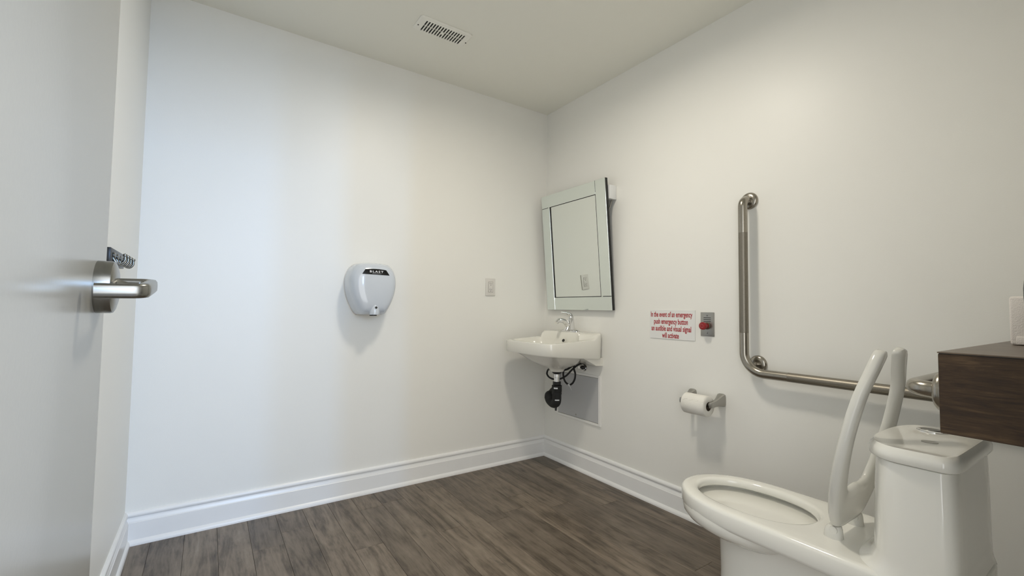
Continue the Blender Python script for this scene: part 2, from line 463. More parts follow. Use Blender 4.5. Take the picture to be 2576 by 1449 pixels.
# coat hook rail on the left wall, behind the door edge
t = thing('coat_hook_rail', (WX+.0075, -.58, 1.155), 'dark metal coat hook rail on left wall behind the door handle', 'hooks')
obj('back_plate', box(WX+.0005, WX+.012, -.735, -.475, 1.150, 1.199, .002), M['black'], t)
for i in range(4):
    y = -.695 + i*.062
    b = bmesh.new()
    add_tube(b, [(WX+.010, y, 1.176), (WX+.018, y, 1.158), (WX+.031, y, 1.153), (WX+.040, y, 1.163), (WX+.0405, y, 1.178)], [.0036, .0036, .0036, .0036, .0034], 10, True, 5)
    add_lathe(b, [(.0, -.006), (.0045, -.004), (.006, 0), (.0045, .004), (0, .006)], (WX+.0405, y, 1.180), n=12)
    add_lathe(b, [(.009, 0), (.009, .004), (.004, .006)], (WX+.013, y, 1.178), (1, 0, 0), 14)
    obj('hook', b, M['satin'], t)

# ------------------------------------------------------------------ hand dryer
DC = Vector((-1.276, 0, 1.125))
OUT = [(0, -.139), (.050, -.139), (.066, -.134), (.085, -.108), (.105, -.066), (.119, -.02), (.125, .025), (.122, .068), (.108, .105), (.085, .130), (.062, .138), (.030, .1415), (0, .142)]
OUT = catmull([Vector((a, b_, 0)) for a, b_ in OUT], 3)
OUT = [(p.x, p.y) for p in OUT]
full = OUT + [(-a, b_) for a, b_ in reversed(OUT[1:-1])]
def R_of(th):
    best = 0
    n = len(full); d = Vector((math.cos(th), math.sin(th)))
    for i in range(n):
        a = Vector(full[i]); c = Vector(full[(i+1) % n]); e = c-a
        den = d.x*(-e.y)+d.y*e.x
        if abs(den) < 1e-9: continue
        tt = (a.x*(-e.y)+a.y*e.x)/den; uu = (d.x*a.y-d.y*a.x)/den
        if tt > 0 and -1e-6 <= uu <= 1+1e-6: best = max(best, tt)
    return best
SCL = [(1.02, 0), (1.02, .006), (1.0, .0065), (1.0, .085), (.975, .118), (.91, .140), (.82, .152), (.70, .158), (.45, .162), (.2, .164)]
def surf_y(x, z):
    dx, dz = x-DC.x, z-DC.z; r = math.hypot(dx, dz)
    if r < 1e-4: return -.164
    s = r/R_of(math.atan2(dz, dx))
    for (s0, y0), (s1, y1) in zip(SCL[2:-1], SCL[3:]):
        if s1 <= s <= s0: return -(y0+(y1-y0)*(s0-s)/max(s0-s1, 1e-6))
    return -.164 if s < .2 else -.085
t = thing('hand_dryer', (DC.x, 0, .984), 'white enamel electric hand dryer with black label on back wall', 'dryer')
obj('back_plate', loft([[(DC.x+a*s, -y, DC.z+b_*s) for a, b_ in full] for s, y in SCL[:2]]), M['outlet'], t, 35)
obj('cover', loft([[(DC.x+a*s, -y-.0002, DC.z+b_*s) for a, b_ in full] for s, y in [(1.0, .006)]+SCL[3:]]), M['dryer'], t, 60)
# black trapezoid label following the cover
tl, tr, br, bl = (-1.333, 1.2265), (-1.222, 1.2265), (-1.2035, 1.1985), (-1.3495, 1.201)
b = bmesh.new(); gx, gy = 16, 4; vs = []
for j in range(gy+1):
    row = []
    for i in range(gx+1):
        u, v = i/gx, j/gy
        x = (tl[0]*(1-u)+tr[0]*u)*(1-v)+(bl[0]*(1-u)+br[0]*u)*v
        z = (tl[1]*(1-u)+tr[1]*u)*(1-v)+(bl[1]*(1-u)+br[1]*u)*v + .004*math.sin(PI*u)*(1-v)
        row.append(b.verts.new((x, surf_y(x, z)-.0016, z)))
    vs.append(row)
for j in range(gy):
    for i in range(gx): b.faces.new((vs[j][i], vs[j][i+1], vs[j+1][i+1], vs[j+1][i]))
lb = obj('label_plate', b, M['label'], t, 60, recalc=False)
sl = Vector((0, surf_y(DC.x, 1.220)-surf_y(DC.x, 1.204), .016)).normalized()
text_mesh('lettering', 'BLAST', .0150, M['ink'], lb, (-1.2755, surf_y(DC.x, 1.2105)-.0032, 1.2105), (1, 0, 0), sl, width=.072, bold=.0004, spacing=1.35)
obj('printed_line', box(-1.298, -1.250, surf_y(DC.x, 1.2052)-.0030, surf_y(DC.x, 1.2052)-.0020, 1.2046, 1.2056), M['ink'], lb, 0)
# outlet hood with the sensor eye
b = bmesh.new()
rings = []
for q in range(9):
    a = PI*q/16
    w = math.cos(a)
    rings.append([(DC.x+.001+.027*w*math.cos(2*PI*k/24), -.135-.024*0-.0265*math.sin(a)*1.0-.006, 1.0+.058*w*math.sin(2*PI*k/24)-.004) for k in range(24)])
add_loft(b, rings, True, True)
# keep only what lies above the bottom of the cover
for v in b.verts:
    if v.co.z < .9865: v.co.z = .9865
obj('air_hood', b, M['dryer'], t, 60)
obj('sensor_eye', lathe([(.0058, 0), (.0062, .004), (.0045, .0055), (0, .0055)], (DC.x+.003, -.1625, 1.024), (0, -1, .25), 18), M['dark'], t)
obj('nozzle', lathe([(.019, .0), (.019, -.006), (.014, -.0065), (.013, -.001)], (DC.x, -.125, .987), n=24), M['black'], t)
obj('cover_screw', lathe([(.003, 0), (.003, .003), (0, .004)], (DC.x-.04, -.05, 1.2645), n=10), M['satin'], t)

# ------------------------------------------------------------------ wall outlet
def decora(name, cx, zc, label):
    t = thing(name, (cx, 0, zc-.0575), label, 'outlet')
    obj('cover_plate', box(cx-.037, cx+.037, -.0072, -.0002, zc-.0575, zc+.0575, .003, 3), M['outlet'], t)
    rc = obj('receptacle', box(cx-.0165, cx+.0165, -.0092, -.0060, zc-.0335, zc+.0335, .0012), M['outlet'], t)
    obj('gap', box(cx-.0178, cx+.0178, -.0076, -.0062, zc-.0348, zc+.0348), M['card'], t, 0)
    for s in (-1, 1):
        zz = zc + .0195*s
        obj('slot', box(cx-.0075, cx-.0052, -.0096, -.0085, zz-.001, zz+.0085), M['dark'], rc, 0)
        obj('slot', box(cx+.0052, cx+.0075, -.0096, -.0085, zz-.001, zz+.0075), M['dark'], rc, 0)
        obj('ground_hole', lathe([(.0025, 0), (.0025, .0008)], (cx, -.0088, zz-.007), (0, -1, 0), 12), M['dark'], rc, 0)
    obj('reset_button', box(cx-.006, cx+.006, -.0104, -.0088, zc-.003, zc+.003, .0006), M['outlet'], rc, 0)
    return t
decora('wall_outlet', -.469, 1.169, 'small off-white power outlet on back wall, right of hand dryer')

# ------------------------------------------------------------------ mirror
th = math.radians(4.79); MB = Vector((-.030, 0, 1.0246)); MY0, MY1, MH = -.061, -.671, .79
vd = Vector((-math.sin(th), 0, math.cos(th))); nd = Vector((-math.cos(th), 0, -math.sin(th)))   # up, outwards
def mbox(y0, y1, v0, v1, n0, n1, bev=0.0):
    """slab on the mirror plane: y range, height range, depth range along the outward normal"""
    b = bmesh.new(); ring = lambda n, i: [MB+Vector((0, y, 0))+vd*v+nd*n for y, v in ((y0-i, v0+i), (y1+i, v0+i), (y1+i, v1-i), (y0-i, v1-i))]
    rr_ = [ring(n0, 0), ring(n1-(.0012 if bev else 0), 0)]
    if bev: rr_.append(ring(n1, bev))
    add_loft(b, rr_); return b
t = thing('wall_mirror', (MB.x, (MY0+MY1)/2, MB.z), 'tilted rectangular mirror with mirrored strip frame above the sink', 'mirror')
obj('backing', mbox(MY0, MY1, 0, MH, -.022, -.002), M['black'], t, 0)
obj('glass', mbox(MY0-.07, MY1+.07, .07, MH-.07, -.004, -.0015), M['mirror'], t, 0)
w, g = .083, .0030
FRS = [(MY0, MY1+w+g, MH-w, MH), (MY1+w, MY1, w+g, MH), (MY0-w-g, MY1, 0, w), (MY0, MY0-w, 0, MH-w-g)]
for (a, c, v0, v1) in FRS:
    obj('frame_strip', mbox(a, c, v0, v1, -.002, .0, .0010), M['strip'], t, 0)
gi = MY0-w; gj = MY1+w
for (a, c, v0, v1) in ((gi, gi-.016, w, MH-w), (gj+.004, gj, w, MH-w), (gi, gj, w, w+.004), (gi, gj, MH-w-.0045, MH-w)):
    obj('inner_edge', mbox(a, c, v0, v1, -.0018, -.0011), M['black'], t, 0)
for yy in (-.10, -.658):
    br_ = obj('bracket', box(-.060, -.001, yy-.02, yy+.02, 1.690, 1.775, .004), M['plastic'], t)
    obj('bracket_arm', tube([(-.02, yy, 1.69), (-.045, yy, 1.63), (-.058, yy, 1.60)], .004, 8), M['zinc'], br_)

# ------------------------------------------------------------------ sink
SY, SW = -.344, .244
t = thing('wall_sink', (0, SY, .637), 'off-white wall-hung sink in the corner under the mirror', 'sink')
N = 96
def outer(i, k=1.0, z=None, ):
    a = 2*PI*i/N; c, s = math.cos(a), math.sin(a); n = 9
    r = (abs(c)**n+abs(s)**n)**(-1/n); x, y = c*r, s*r      # square-ish in [-1,1]
    wy = SW*(1 - .0*max(0, -x)) 
    X = -.215 + .2145*x
    if x < 0: X -= .022*(1-(y*y))*(-x)**3
    Y = SY + SW*y*(1-.03*max(0, -x)**2)
    return X, Y, x, y
def ss(e0, e1, v):
    q = max(0, min(1, (v-e0)/(e1-e0))); return q*q*(3-2*q)
def hrim(X, Y):
    q = ss(.17, .235, abs(Y-SY))
    xa = -.155*(1-q) - .03*q; xb = xa-.035-.035*q
    top = .885; low = .846-.014*ss(.08, .42, -X)
    return low + (top-low)*ss(xb, xa, X)
def ring_outer(f, dz=0, zabs=None):
    out = []
    for i in range(N):
        X, Y, x, y = outer(i); cx = -.215
        X2, Y2 = cx+(X-cx)*f, SY+(Y-SY)*f
        z = zabs(X, Y) if zabs else hrim(X, Y)+dz
        out.append((min(X2, -.0005), Y2, z))
    return out
def ring_in(f, zf):
    out = []
    for i in range(N):
        a = 2*PI*i/N; c, s = math.cos(a), math.sin(a); n = 3.6
        r = (abs(c)**n+abs(s)**n)**(-1/n)
        X = -.268+.150*c*r*f; Y = SY+.208*s*r*f
        out.append((X, Y, zf(X, Y, f)))
    return out
rings = [ring_in(.06, lambda X, Y, f: .742), ring_in(.30, lambda X, Y, f: .748), ring_in(.60, lambda X, Y, f: .757), ring_in(.80, lambda X, Y, f: .775),
         ring_in(.90, lambda X, Y, f: .805), ring_in(.955, lambda X, Y, f: min(.835, hrim(X, Y)-.012)), ring_in(.985, lambda X, Y, f: hrim(X, Y)-.008), ring_in(1.03, lambda X, Y, f: hrim(X, Y)-.0005),
         ring_outer(.965), ring_outer(.992, -.002), ring_outer(1.0, -.009)]
zb = lambda X, Y: .7255 - X*.078
rings += [ring_outer(.988, 0, lambda X, Y: zb(X, Y)+.006), ring_outer(.975, 0, lambda X, Y: zb(X, Y)), ring_outer(.90, 0, lambda X, Y: zb(X, Y)+.012)]
def ring_b(cx, hx, hy, z, n=2.3):
    out = []
    for i in range(N):
        a = 2*PI*i/N; c, s = math.cos(a), math.sin(a); r = (abs(c)**n+abs(s)**n)**(-1/n)
        out.append((min(cx+hx*c*r, -.012), SY+hy*s*r, z))
    return out
rings += [ring_b(-.22, .165, .20, .735), ring_b(-.20, .14, .165, .705), ring_b(-.185, .105, .12, .680), ring_b(-.178, .062, .07, .664), ring_b(-.177, .046, .046, .652), ring_b(-.177, .040, .040, .638)]
obj('basin', loft(rings), M['china_sink'], t, 50)
# hanger box at the wall under the basin
b = bmesh.new()
add_loft(b, [[(-.0005, SY+.225, .735), (-.17, SY+.225, .742), (-.17, SY-.225, .742), (-.0005, SY-.225, .735)],
             [(-.0005, SY+.215, .688), (-.060, SY+.215, .692), (-.060, SY-.225, .690), (-.0005, SY-.225, .686)]])
obj('back_support', b, M['china_sink'], t, 20)
obj('drain', lathe([(.024, .0), (.024, .003), (.015, .0035), (0, .002)], (-.262, SY, .7415), n=24), M['chrome'], t)
obj('overflow_hole', lathe([(.0095, -.002), (.0095, .0035), (.006, .0040), (0, .0038)], (-.1405, SY-.018, .831), (-1, 0, .55), 18), M['dark'], t)

# faucet on the sink deck
FZ = .8845
t = thing('sink_faucet', (-.07, SY, FZ), 'chrome single-lever faucet on the back deck of the sink', 'faucet')
b = bmesh.new()
add_loft(b, [sup(-.068, SY-.002, .030, .078, 3, 40, FZ), sup(-.068, SY-.002, .030, .078, 3, 40, FZ+.006), sup(-.068, SY-.002, .026, .072, 2.6, 40, FZ+.012), sup(-.068, SY-.002, .020, .05, 2.4, 40, FZ+.014)])
obj('base_plate', b, M['chrome'], t)
obj('body', loft([sup(-.078, SY, .042, .026, 2.4, 28, FZ+.010), sup(-.072, SY, .034, .023, 2.2, 28, FZ+.030), sup(-.066, SY, .026, .021, 2, 28, FZ+.055), sup(-.064, SY, .023, .020, 2, 28, FZ+.078), sup(-.066, SY, .018, .016, 2, 28, FZ+.088)]), M['chrome'], t)
obj('spout', tube([(-.075, SY, .905), (-.096, SY, .932), (-.118, SY, .950), (-.145, SY, .958), (-.168, SY, .955), (-.187, SY, .942)], [.019, .017, .0155, .0145, .0135, .0115], 20, True, 5), M['chrome'], t)
obj('handle', tube([(-.064, SY, .965), (-.067, SY, .984), (-.082, SY, .998), (-.105, SY, 1.005), (-.128, SY, 1.008), (-.145, SY, 1.009)], [.018, .0165, .011, .0068, .0062, .0055], 16, True, 5), M['chrome'], t)

# drain pipes, insulated trap
TX, TY = -.177, SY
t = thing('sink_drain_trap', (TX, TY, .40), 'black insulated drain trap with chrome tailpiece below the sink', 'pipe')
obj('flange', lathe([(.030, .637), (.030, .630), (.026, .625), (.020, .620)], (TX, TY, 0), n=24), M['black'], t)
obj('tailpiece', lathe([(.0215, .628), (.0215, .600), (.0185, .598), (.0185, .555)], (TX, TY, 0), n=24), M['chrome'], t)
obj('nut', lathe([(.024, .574), (.026, .572), (.026, .556), (.022, .552)], (TX, TY, 0), n=10), M['black'], t, 25)
obj('collar', lathe([(.027, .5515), (.0315, .550), (.0315, .512), (.029, .508), (.031, .505), (.031, .495)], (TX, TY, 0), n=26), M['rubber'], t)
b = bmesh.new()
add_tube(b, [(TX, TY, .500), (TX, TY, .464), (TX, TY+.008, .440), (TX+.002, TY+.038, .430), (TX+.002, TY+.070, .444), (TX+.002, TY+.082, .466)], [.0285, .0285, .0285, .027, .0275, .0285], 20, True, 5)
obj('trap_bend', b, M['rubber'], t)
obj('trap_arm', tube([(TX+.002, TY+.082, .458), (TX+.010, TY+.090, .474), (TX+.05, TY+.122, .476), (-.0125, TY+.228, .478)], [.0275, .0265, .021, .018], 18, True, 4), M['rubber'], t)
obj('cleanout', tube([(TX, TY+.006, .418), (TX-.003, TY+.004, .404), (TX-.004, TY+.003, .392)], [.0085, .007, .006], 10), M['black'], t)
for zc, hh in ((.536, .0045), (.463, .0035)):
    b = bmesh.new()
    a0, a1 = (-165, -120) if zc > .5 else (-150, -100); rr0 = .0320
    rg = []
    for q in range(7):
        a = math.radians(a0+(a1-a0)*q/6)
        rg.append([(TX+r_*math.cos(a), TY+r_*math.sin(a), z) for r_, z in ((rr0-.001, zc-hh), (rr0+.0004, zc-hh), (rr0+.0004, zc+hh), (rr0-.001, zc+hh))])
    add_loft(b, rg); obj('printed_label', b, M['ink'], t)

t = thing('supply_hose', (-.12, -.30, .57), 'black flexible water hose looping behind the chrome tailpiece', 'hose')
obj('hose', tube([(-.135, -.222, .632), (-.128, -.200, .630), (-.122, -.180, .615), (-.12, -.174, .594), (-.12, -.199, .576), (-.12, -.252, .570), (-.12, -.308, .581), (-.115, -.364, .609), (-.10, -.400, .650), (-.07, -.43, .684), (-.03, -.44, .690)], .0058, 12, True, 5), M['rubber'], t)
obj('end_fitting', lathe([(.0075, -.006), (.0085, 0), (.0075, .012)], (-.136, -.226, .633), (-.3, -.9, .2), 12), M['satin'], t)
t = thing('faucet_cable', (-.12, -.395, .55), 'black looped faucet cable with pale bare end below the sink', 'cable')
obj('loop', tube([(-.06, -.40, .690), (-.10, -.362, .650), (-.12, -.343, .637), (-.12, -.341, .600), (-.12, -.356, .572), (-.12, -.385, .556)], .0058, 12, True, 5), M['rubber'], t)
obj('loop', tube([(-.12, -.408, .558), (-.12, -.430, .573), (-.12, -.447, .600), (-.118, -.449, .632), (-.11, -.427, .660), (-.08, -.400, .680), (-.04, -.38, .690)], .0058, 12, True, 5), M['rubber'], t)
obj('tie_end', tube([(-.12, -.384, .557), (-.12, -.396, .552), (-.12, -.409, .559)], .0045, 8, True, 3), M['plastic'], t)
obj('tie_tail', tube([(-.122, -.397, .552), (-.124, -.412, .541), (-.125, -.424, .528)], .0012, 6, True, 3), M['plastic'], t)
t = thing('stop_valve', (-.03, -.405, .66), 'small chrome shut-off valve on the right wall under the sink', 'valve')
obj('valve_body', lathe([(.013, 0), (.013, .022), (.008, .026), (.008, .045)], (-.0005, -.405, .660), (-1, 0, 0), 18), M['chrome'], t)
obj('escutcheon', lathe([(.026, 0), (.024, .004), (.014, .008)], (-.0005, -.405, .660), (-1, 0, 0), 24), M['chrome'], t)
obj('valve_knob', lathe([(.010, 0), (.013, .003), (.013, .012), (.009, .015)], (-.036, -.422, .662), (0, -1, 0), 14), M['black'], t)

# ------------------------------------------------------------------ access panel
t = thing('access_panel', (-.003, -.3465, .313), 'white framed access panel shaded grey on the right wall under the sink', 'panel')
py0, py1, pz0, pz1 = -.559, -.134, .313, .6215
b = bmesh.new()
fr = .022
for r_ in ((py0, py0+fr, pz0, pz1), (py1-fr, py1, pz0, pz1)):
    add_box(b, -.009, -.0003, r_[0], r_[1], r_[2], r_[3], .0015, 1)
for r_ in ((py0+fr, py1-fr, pz0, pz0+fr*.7), (py0+fr, py1-fr, pz1-fr*.7, pz1)):
    add_box(b, -.009, -.0003, r_[0], r_[1], r_[2], r_[3], .0015, 1)
obj('frame', b, M['panel_frame'], t, 0)
obj('gap', box(-.0042, -.0004, py0+fr, py1-fr, pz0+fr*.7, pz1-fr*.7), M['card'], t, 0)
obj('door', box(-.0072, -.0040, py0+fr+.002, py1-fr-.002, pz0+fr*.7+.002, pz1-fr*.7-.002, .0008, 1), M['panel'], t, 0)
obj('latch', lathe([(.006, 0), (.006, .0012), (.003, .0016), (0, .0016)], (-.0072, -.335, .346), (-1, 0, 0), 16), M['zinc'], t)

# ------------------------------------------------------------------ emergency sign
t = thing('emergency_sign', (-.002, -1.061, .878), 'white sign with red emergency button instructions on right wall', 'sign')
obj('board', box(-.0036, -.0004, -1.198, -.924, .8785, 1.0310, .0006, 1), M['sign'], t, 0)
lines = [('In the event of an emergency', .02, .945, .235), ('push emergency button', .10, .855, .480), ('an audible and visual signal', .04, .925, .720), ('will activate', .29, .665, .955)]
for s_, f0, f1, base in lines:
    yl, yr = -.924-.274*f0, -.924-.274*f1
    zz = 1.031-.1525*base
    text_mesh('lettering', s_, .0385, M['red_ink'], t, (-.0040, (yl+yr)/2, zz), (0, -1, 0), (0, 0, 1), width=abs(yr-yl), bold=.0009, extrude=.0002)

# emergency push button
BY, BZ = -1.2645, .9645
t = thing('emergency_button', (-.002, BY, .906), 'steel wall plate with red mushroom push button', 'button')
obj('wall_plate', box(-.0042, -.0004, BY-.0355, BY+.0355, .906, 1.022, .0012, 2), M['zinc'], t)
for i, zz in enumerate((.9955, .9865, .9775)):
    obj('louver_slot', box(-.0050, -.0040, BY-.019, BY+.019, zz-.0018, zz+.0012, .0004, 1), M['dark'], t, 0)
for zz in (1.0065, .9225):
    obj('screw', lathe([(.0035, 0), (.0035, .001), (.002, .0018), (0, .0018)], (-.0042, BY, zz), (-1, 0, 0), 12), M['satin'], t)
bt = obj('push_button', lathe([(.0125, 0), (.0125, .020), (.0165, .024), (.0185, .030), (.0185, .040), (.0165, .0435), (.012, .045), (0, .045)], (-.0042, BY, .9565), (-1, 0, 0), 32), M['red'], t)
b = bmesh.new()
add_loft(b, [[(-.0042-.0452-dx, BY+r_*math.cos(2*PI*k/32), .9565+r_*math.sin(2*PI*k/32)) for k in range(32)] for r_, dx in ((.0095, -.0004), (.0095, .0003), (.0080, .0003), (.0080, -.0004))], False, False)
obj('ring_mark', b, M['red_ring'], bt, 0)
obj('collar', lathe([(.0175, 0), (.0175, .003), (.014, .004)], (-.0042, BY, .9565), (-1, 0, 0), 28), M['card'], t)

# ------------------------------------------------------------------ toilet roll and holder
RX, RZ = -.088, .5965
t = thing('toilet_roll_holder', (0, -1.255, .58), 'metal toilet roll holder with two posts on right wall', 'holder')
for yc in (-1.333, -1.182):
    b = bmesh.new()
    def sq(x, hy, hz, zc, yo=0, n=5, k=24):
        out = []
        for q in range(k):
            a = 2*PI*q/k; c, s = math.cos(a), math.sin(a); r = (abs(c)**n+abs(s)**n)**(-1/n)
            out.append((x, yc+yo+hy*c*r, zc+hz*s*r))
        return out
    add_loft(b, [sq(-.0005, .021, .030, .612), sq(-.005, .0205, .0295, .612), sq(-.016, .017, .0255, .610), sq(-.034, .0125, .019, .606), sq(-.055, .0090, .0145, .601), sq(-.082, .0080, .0135, RZ+.001), sq(-.097, .0080, .0125, RZ), sq(-.099, .0065, .010, RZ)])
    obj('post', b, M['zinc'], t, 40)
obj('roller', tube([(RX, -1.334, RZ), (RX, -1.182, RZ)], .0075, 14), M['zinc'], t)
t = thing('toilet_roll', (RX, -1.262, RZ-.0485), 'white toilet paper roll on the metal wall holder', 'toilet roll')
ry0, ry1, rr_, rc = -1.3225, -1.2040, .0475, .0205
b = bmesh.new(); n = 40; rings = []
for rad, yy in ((rc, ry0+.001), (rc+.002, ry0), (rr_-.003, ry0), (rr_, ry0+.003), (rr_, ry1-.003), (rr_-.003, ry1), (rc+.002, ry1), (rc, ry1-.001)):
    rings.append([(RX+rad*math.cos(2*PI*k/n), yy, RZ-.008+rad*math.sin(2*PI*k/n)) for k in range(n)])
rings.append(rings[0])
add_loft(b, rings, False, False)
obj('paper', b, M['paper'], t, 50)
b = bmesh.new()
add_loft(b, [[(RX+rad*math.cos(2*PI*k/n), yy, RZ-.008+rad*math.sin(2*PI*k/n)) for k in range(n)] for rad, yy in ((rc+.0005, ry0+.0015), (rc-.001, ry0+.0015), (rc-.001, ry1-.0015), (rc+.0005, ry1-.0015))], False, False)
obj('core', b, M['card'], t)
# loose end of the sheet: wavy torn edge lying on the roll
b = bmesh.new(); top, bot = [], []
for q in range(25):
    yy = ry0+.004+(ry1-ry0-.008)*q/24
    a_edge = math.radians(150 + 3.0*math.sin(q*.95) + 1.5*math.sin(q*2.1))
    col_ = [(RX+(rr_+.0011)*math.cos(a), yy, RZ-.008+(rr_+.0011)*math.sin(a)) for a in [math.radians(90)+(a_edge-math.radians(90))*k/8 for k in range(9)]]
    col_.append((RX+(rr_-.0002)*math.cos(a_edge), yy, RZ-.008+(rr_-.0002)*math.sin(a_edge)))
    top.append([b.verts.new(c) for c in col_])
for q in range(24):
    for k in range(9): b.faces.new((top[q][k], top[q+1][k], top[q+1][k+1], top[q][k+1]))
obj('loose_sheet', b, M['paper'], t, 40)

# ------------------------------------------------------------------ grab bars
BR, BXO = .019, -.060
def flange(center, axis, parent, name='flange'):
    return obj(name, lathe([(.0385, 0), (.0385, .003), (.037, .008), (.031, .0125), (.024, .0145), (.0205, .015), (.0195, .015)], center, axis, 36), M['steel'], parent, 50)
t = thing('grab_bar', (-.03, -1.475, .75), 'long L-shaped steel grab bar on the right wall', 'grab bar')
zt, zh = 1.527, .765
full_path = fillet([(-.001, -1.475, zt), (BXO, -1.475, zt), (BXO, -1.4735, zh), (BXO, -2.225, zh-.002), (-.001, -2.225, zh-.002)], .034, 10)
# larger sweep at the L corner
full_path = [(-.001, -1.475, zt)] + fillet([(-.001, -1.475, zt), (BXO, -1.475, zt), (BXO, -1.475, 1.377)], .034, 10)[1:]
obj('bar', tube(full_path, BR, 22), M['steel'], t, 60)
obj('grip', tube([(BXO, -1.475, 1.377), (BXO, -1.475, .935)], BR*.992, 22), M['knurl'], t, 60)
obj('bar', tube(fillet([(BXO, -1.475, .935), (BXO, -1.475, zh), (BXO, -1.655, zh)], .085, 14), BR, 22), M['steel'], t, 60)
obj('grip', tube([(BXO, -1.655, zh), (BXO, -2.10, zh-.002)], BR*.992, 22), M['knurl'], t, 60)
obj('bar', tube(fillet([(BXO, -2.10, zh-.002), (BXO, -2.225, zh-.002), (-.001, -2.225, zh-.002)], .034, 10), BR, 22), M['steel'], t, 60)
flange((-.0005, -1.475, zt), (-1, 0, 0), t)
flange((-.0005, -1.505, .798), (-1, 0, 0), t)
flange((-.0005, -2.225, zh-.002), (-1, 0, 0), t)
obj('corner_post', tube([(-.001, -1.505, .798), (-.035, -1.505, .798), (BXO, -1.503, .790)], .010, 14), M['steel'], t, 60)

# ------------------------------------------------------------------ wood shelf box
SX0, SY1, SZ0, SZ1 = -.856, -2.280, .8035, .9560
t = thing('wood_shelf_box', (SX0/2, -2.39, SZ0), 'dark brown wood-grain boxed shelf above the toilet tank', 'shelf')
obj('front_panel', box(SX0, SX0+.016, DY+.001, SY1, SZ0, SZ1-.004, .0008, 1), M['oak'], t, 0)
obj('end_panel', box(SX0+.016, -.001, SY1-.016, SY1, SZ0, SZ1-.004, .0008, 1), M['oak'], t, 0)
obj('core', box(SX0+.016, -.001, DY+.001, SY1-.016, SZ0+.002, SZ1-.004), M['oak'], t, 0)
obj('top_panel', box(SX0-.001, -.001, DY+.001, SY1+.001, SZ1-.0025, SZ1, .0005, 1), M['oak_lit_top'], t, 0)
obj('edge_shadow_gap', box(SX0+.001, -.002, DY+.001, SY1-.001, SZ1-.0041, SZ1-.0024), M['dark'], t, 0)

# short grab bar on the far end of the shelf box
t = thing('short_grab_bar', (-.80, -2.25, .86), 'short steel grab bar on the end of the wood shelf above tank', 'grab bar')
RBZ, RX0 = .877, -.815
obj('bar', tube(fillet([(RX0, SY1+.001, RBZ), (RX0, SY1+.050, RBZ+.002), (-.22, SY1+.050, RBZ+.002), (-.22, SY1+.001, RBZ)], .030, 10), .0160, 22), M['steel'], t, 60)
flange((RX0, SY1+.0005, RBZ), (0, 1, 0), t)
flange((-.22, SY1+.0005, RBZ), (0, 1, 0), t)

# things standing on the shelf box at the right edge of the picture
t = thing('paper_pack', (-.36, -2.39, SZ1), 'white soft paper pack standing on the wood shelf', 'paper pack')
m_ = Matrix.Translation((-.385, -2.362, SZ1)) @ Matrix.Rotation(math.radians(-4), 4, 'Z')
b = bmesh.new(); tmp = bmesh.new(); add_box(tmp, -.045, .06, -.07, .045, .0005, .116, .006, 3); merge(b, tmp, m_)
obj('pack', b, M['towel'], t)
b = bmesh.new(); tmp = bmesh.new(); add_box(tmp, -.048, -.042, -.072, .034, .002, .021, .002, 2); merge(b, tmp, m_)
obj('fold', b, M['towel'], t)
t = thing('black_bottle', (-.58, -2.398, SZ1), 'black rounded bottle at the right edge in front of the paper pack', 'bottle')
BC = (-.58, -2.3975, SZ1)
obj('body', lathe([(.030, .0005), (.034, .003), (.0355, .03), (.038, .07), (.0402, .11), (.0402, .128), (.0385, .145), (.034, .156), (.018, .160)], BC, n=36), M['black'], t)
obj('cap', lathe([(.014, .158), (.014, .172), (.010, .176), (0, .176)], BC, n=24), M['black'], t)

# ------------------------------------------------------------------ toilet
TCX = -.475
t = thing('toilet', (TCX, -1.95, 0), 'white elongated toilet with raised open-front seat beside grab bar', 'toilet')
NT = 72
def oval(w, yf, yb, nf, nb, z, yc=-1.76, cx=TCX):
    out = []
    for k in range(NT):
        a = 2*PI*k/NT; c, s = math.cos(a), math.sin(a)
        n = nf if s >= 0 else nb
        # angular superellipse
        r = (abs(c)**n+abs(s)**n)**(-1/n)
        hy = (yf-yc) if s >= 0 else (yc-yb)
        out.append((cx+w*c*r, yc+hy*s*r, z))
    return out
RZt = .4055
# slab / rim outside, over the crest, into the bowl
rings = [oval(.174, -1.500, -2.262, 2.2, 10, .344), oval(.181, -1.492, -2.266, 2.2, 10, .348), oval(.185, -1.487, -2.268, 2.2, 10, .358),
         oval(.185, -1.486, -2.268, 2.2, 10, .393), oval(.1825, -1.4885, -2.268, 2.2, 10, .4005), oval(.177, -1.494, -2.264, 2.2, 10, RZt-.0012), oval(.166, -1.505, -2.250, 2.25, 8, RZt)]
inr = lambda w, yf, yb, z: oval(w, yf, yb, 2.15, 2.3, z, -1.735)
rings += [inr(.142, -1.528, -1.926, RZt), inr(.1345, -1.536, -1.918, RZt-.002), inr(.130, -1.541, -1.913, RZt-.008), inr(.1295, -1.541, -1.912, RZt-.024),
          inr(.134, -1.537, -1.906, RZt-.027), inr(.164, -1.509, -1.906, RZt-.029), inr(.167, -1.506, -1.906, RZt-.045), inr(.165, -1.508, -1.904, RZt-.084), inr(.152, -1.521, -1.898, RZt-.092),
          inr(.122, -1.554, -1.882, RZt-.102), inr(.088, -1.605, -1.86, RZt-.124), inr(.05, -1.68, -1.83, RZt-.165), inr(.03, -1.72, -1.80, RZt-.18)]
bw = obj('bowl_rim', loft(rings), M['china'], t, 60)
# water in the bowl
wz = RZt-.148
obj('bowl_water', loft([[(p[0], p[1], wz)for p in inr(.060, -1.655, -1.838, 0)], [(p[0], p[1], wz+.001) for p in inr(.060, -1.655, -1.838, 0)]]), M['water'], bw, 0)
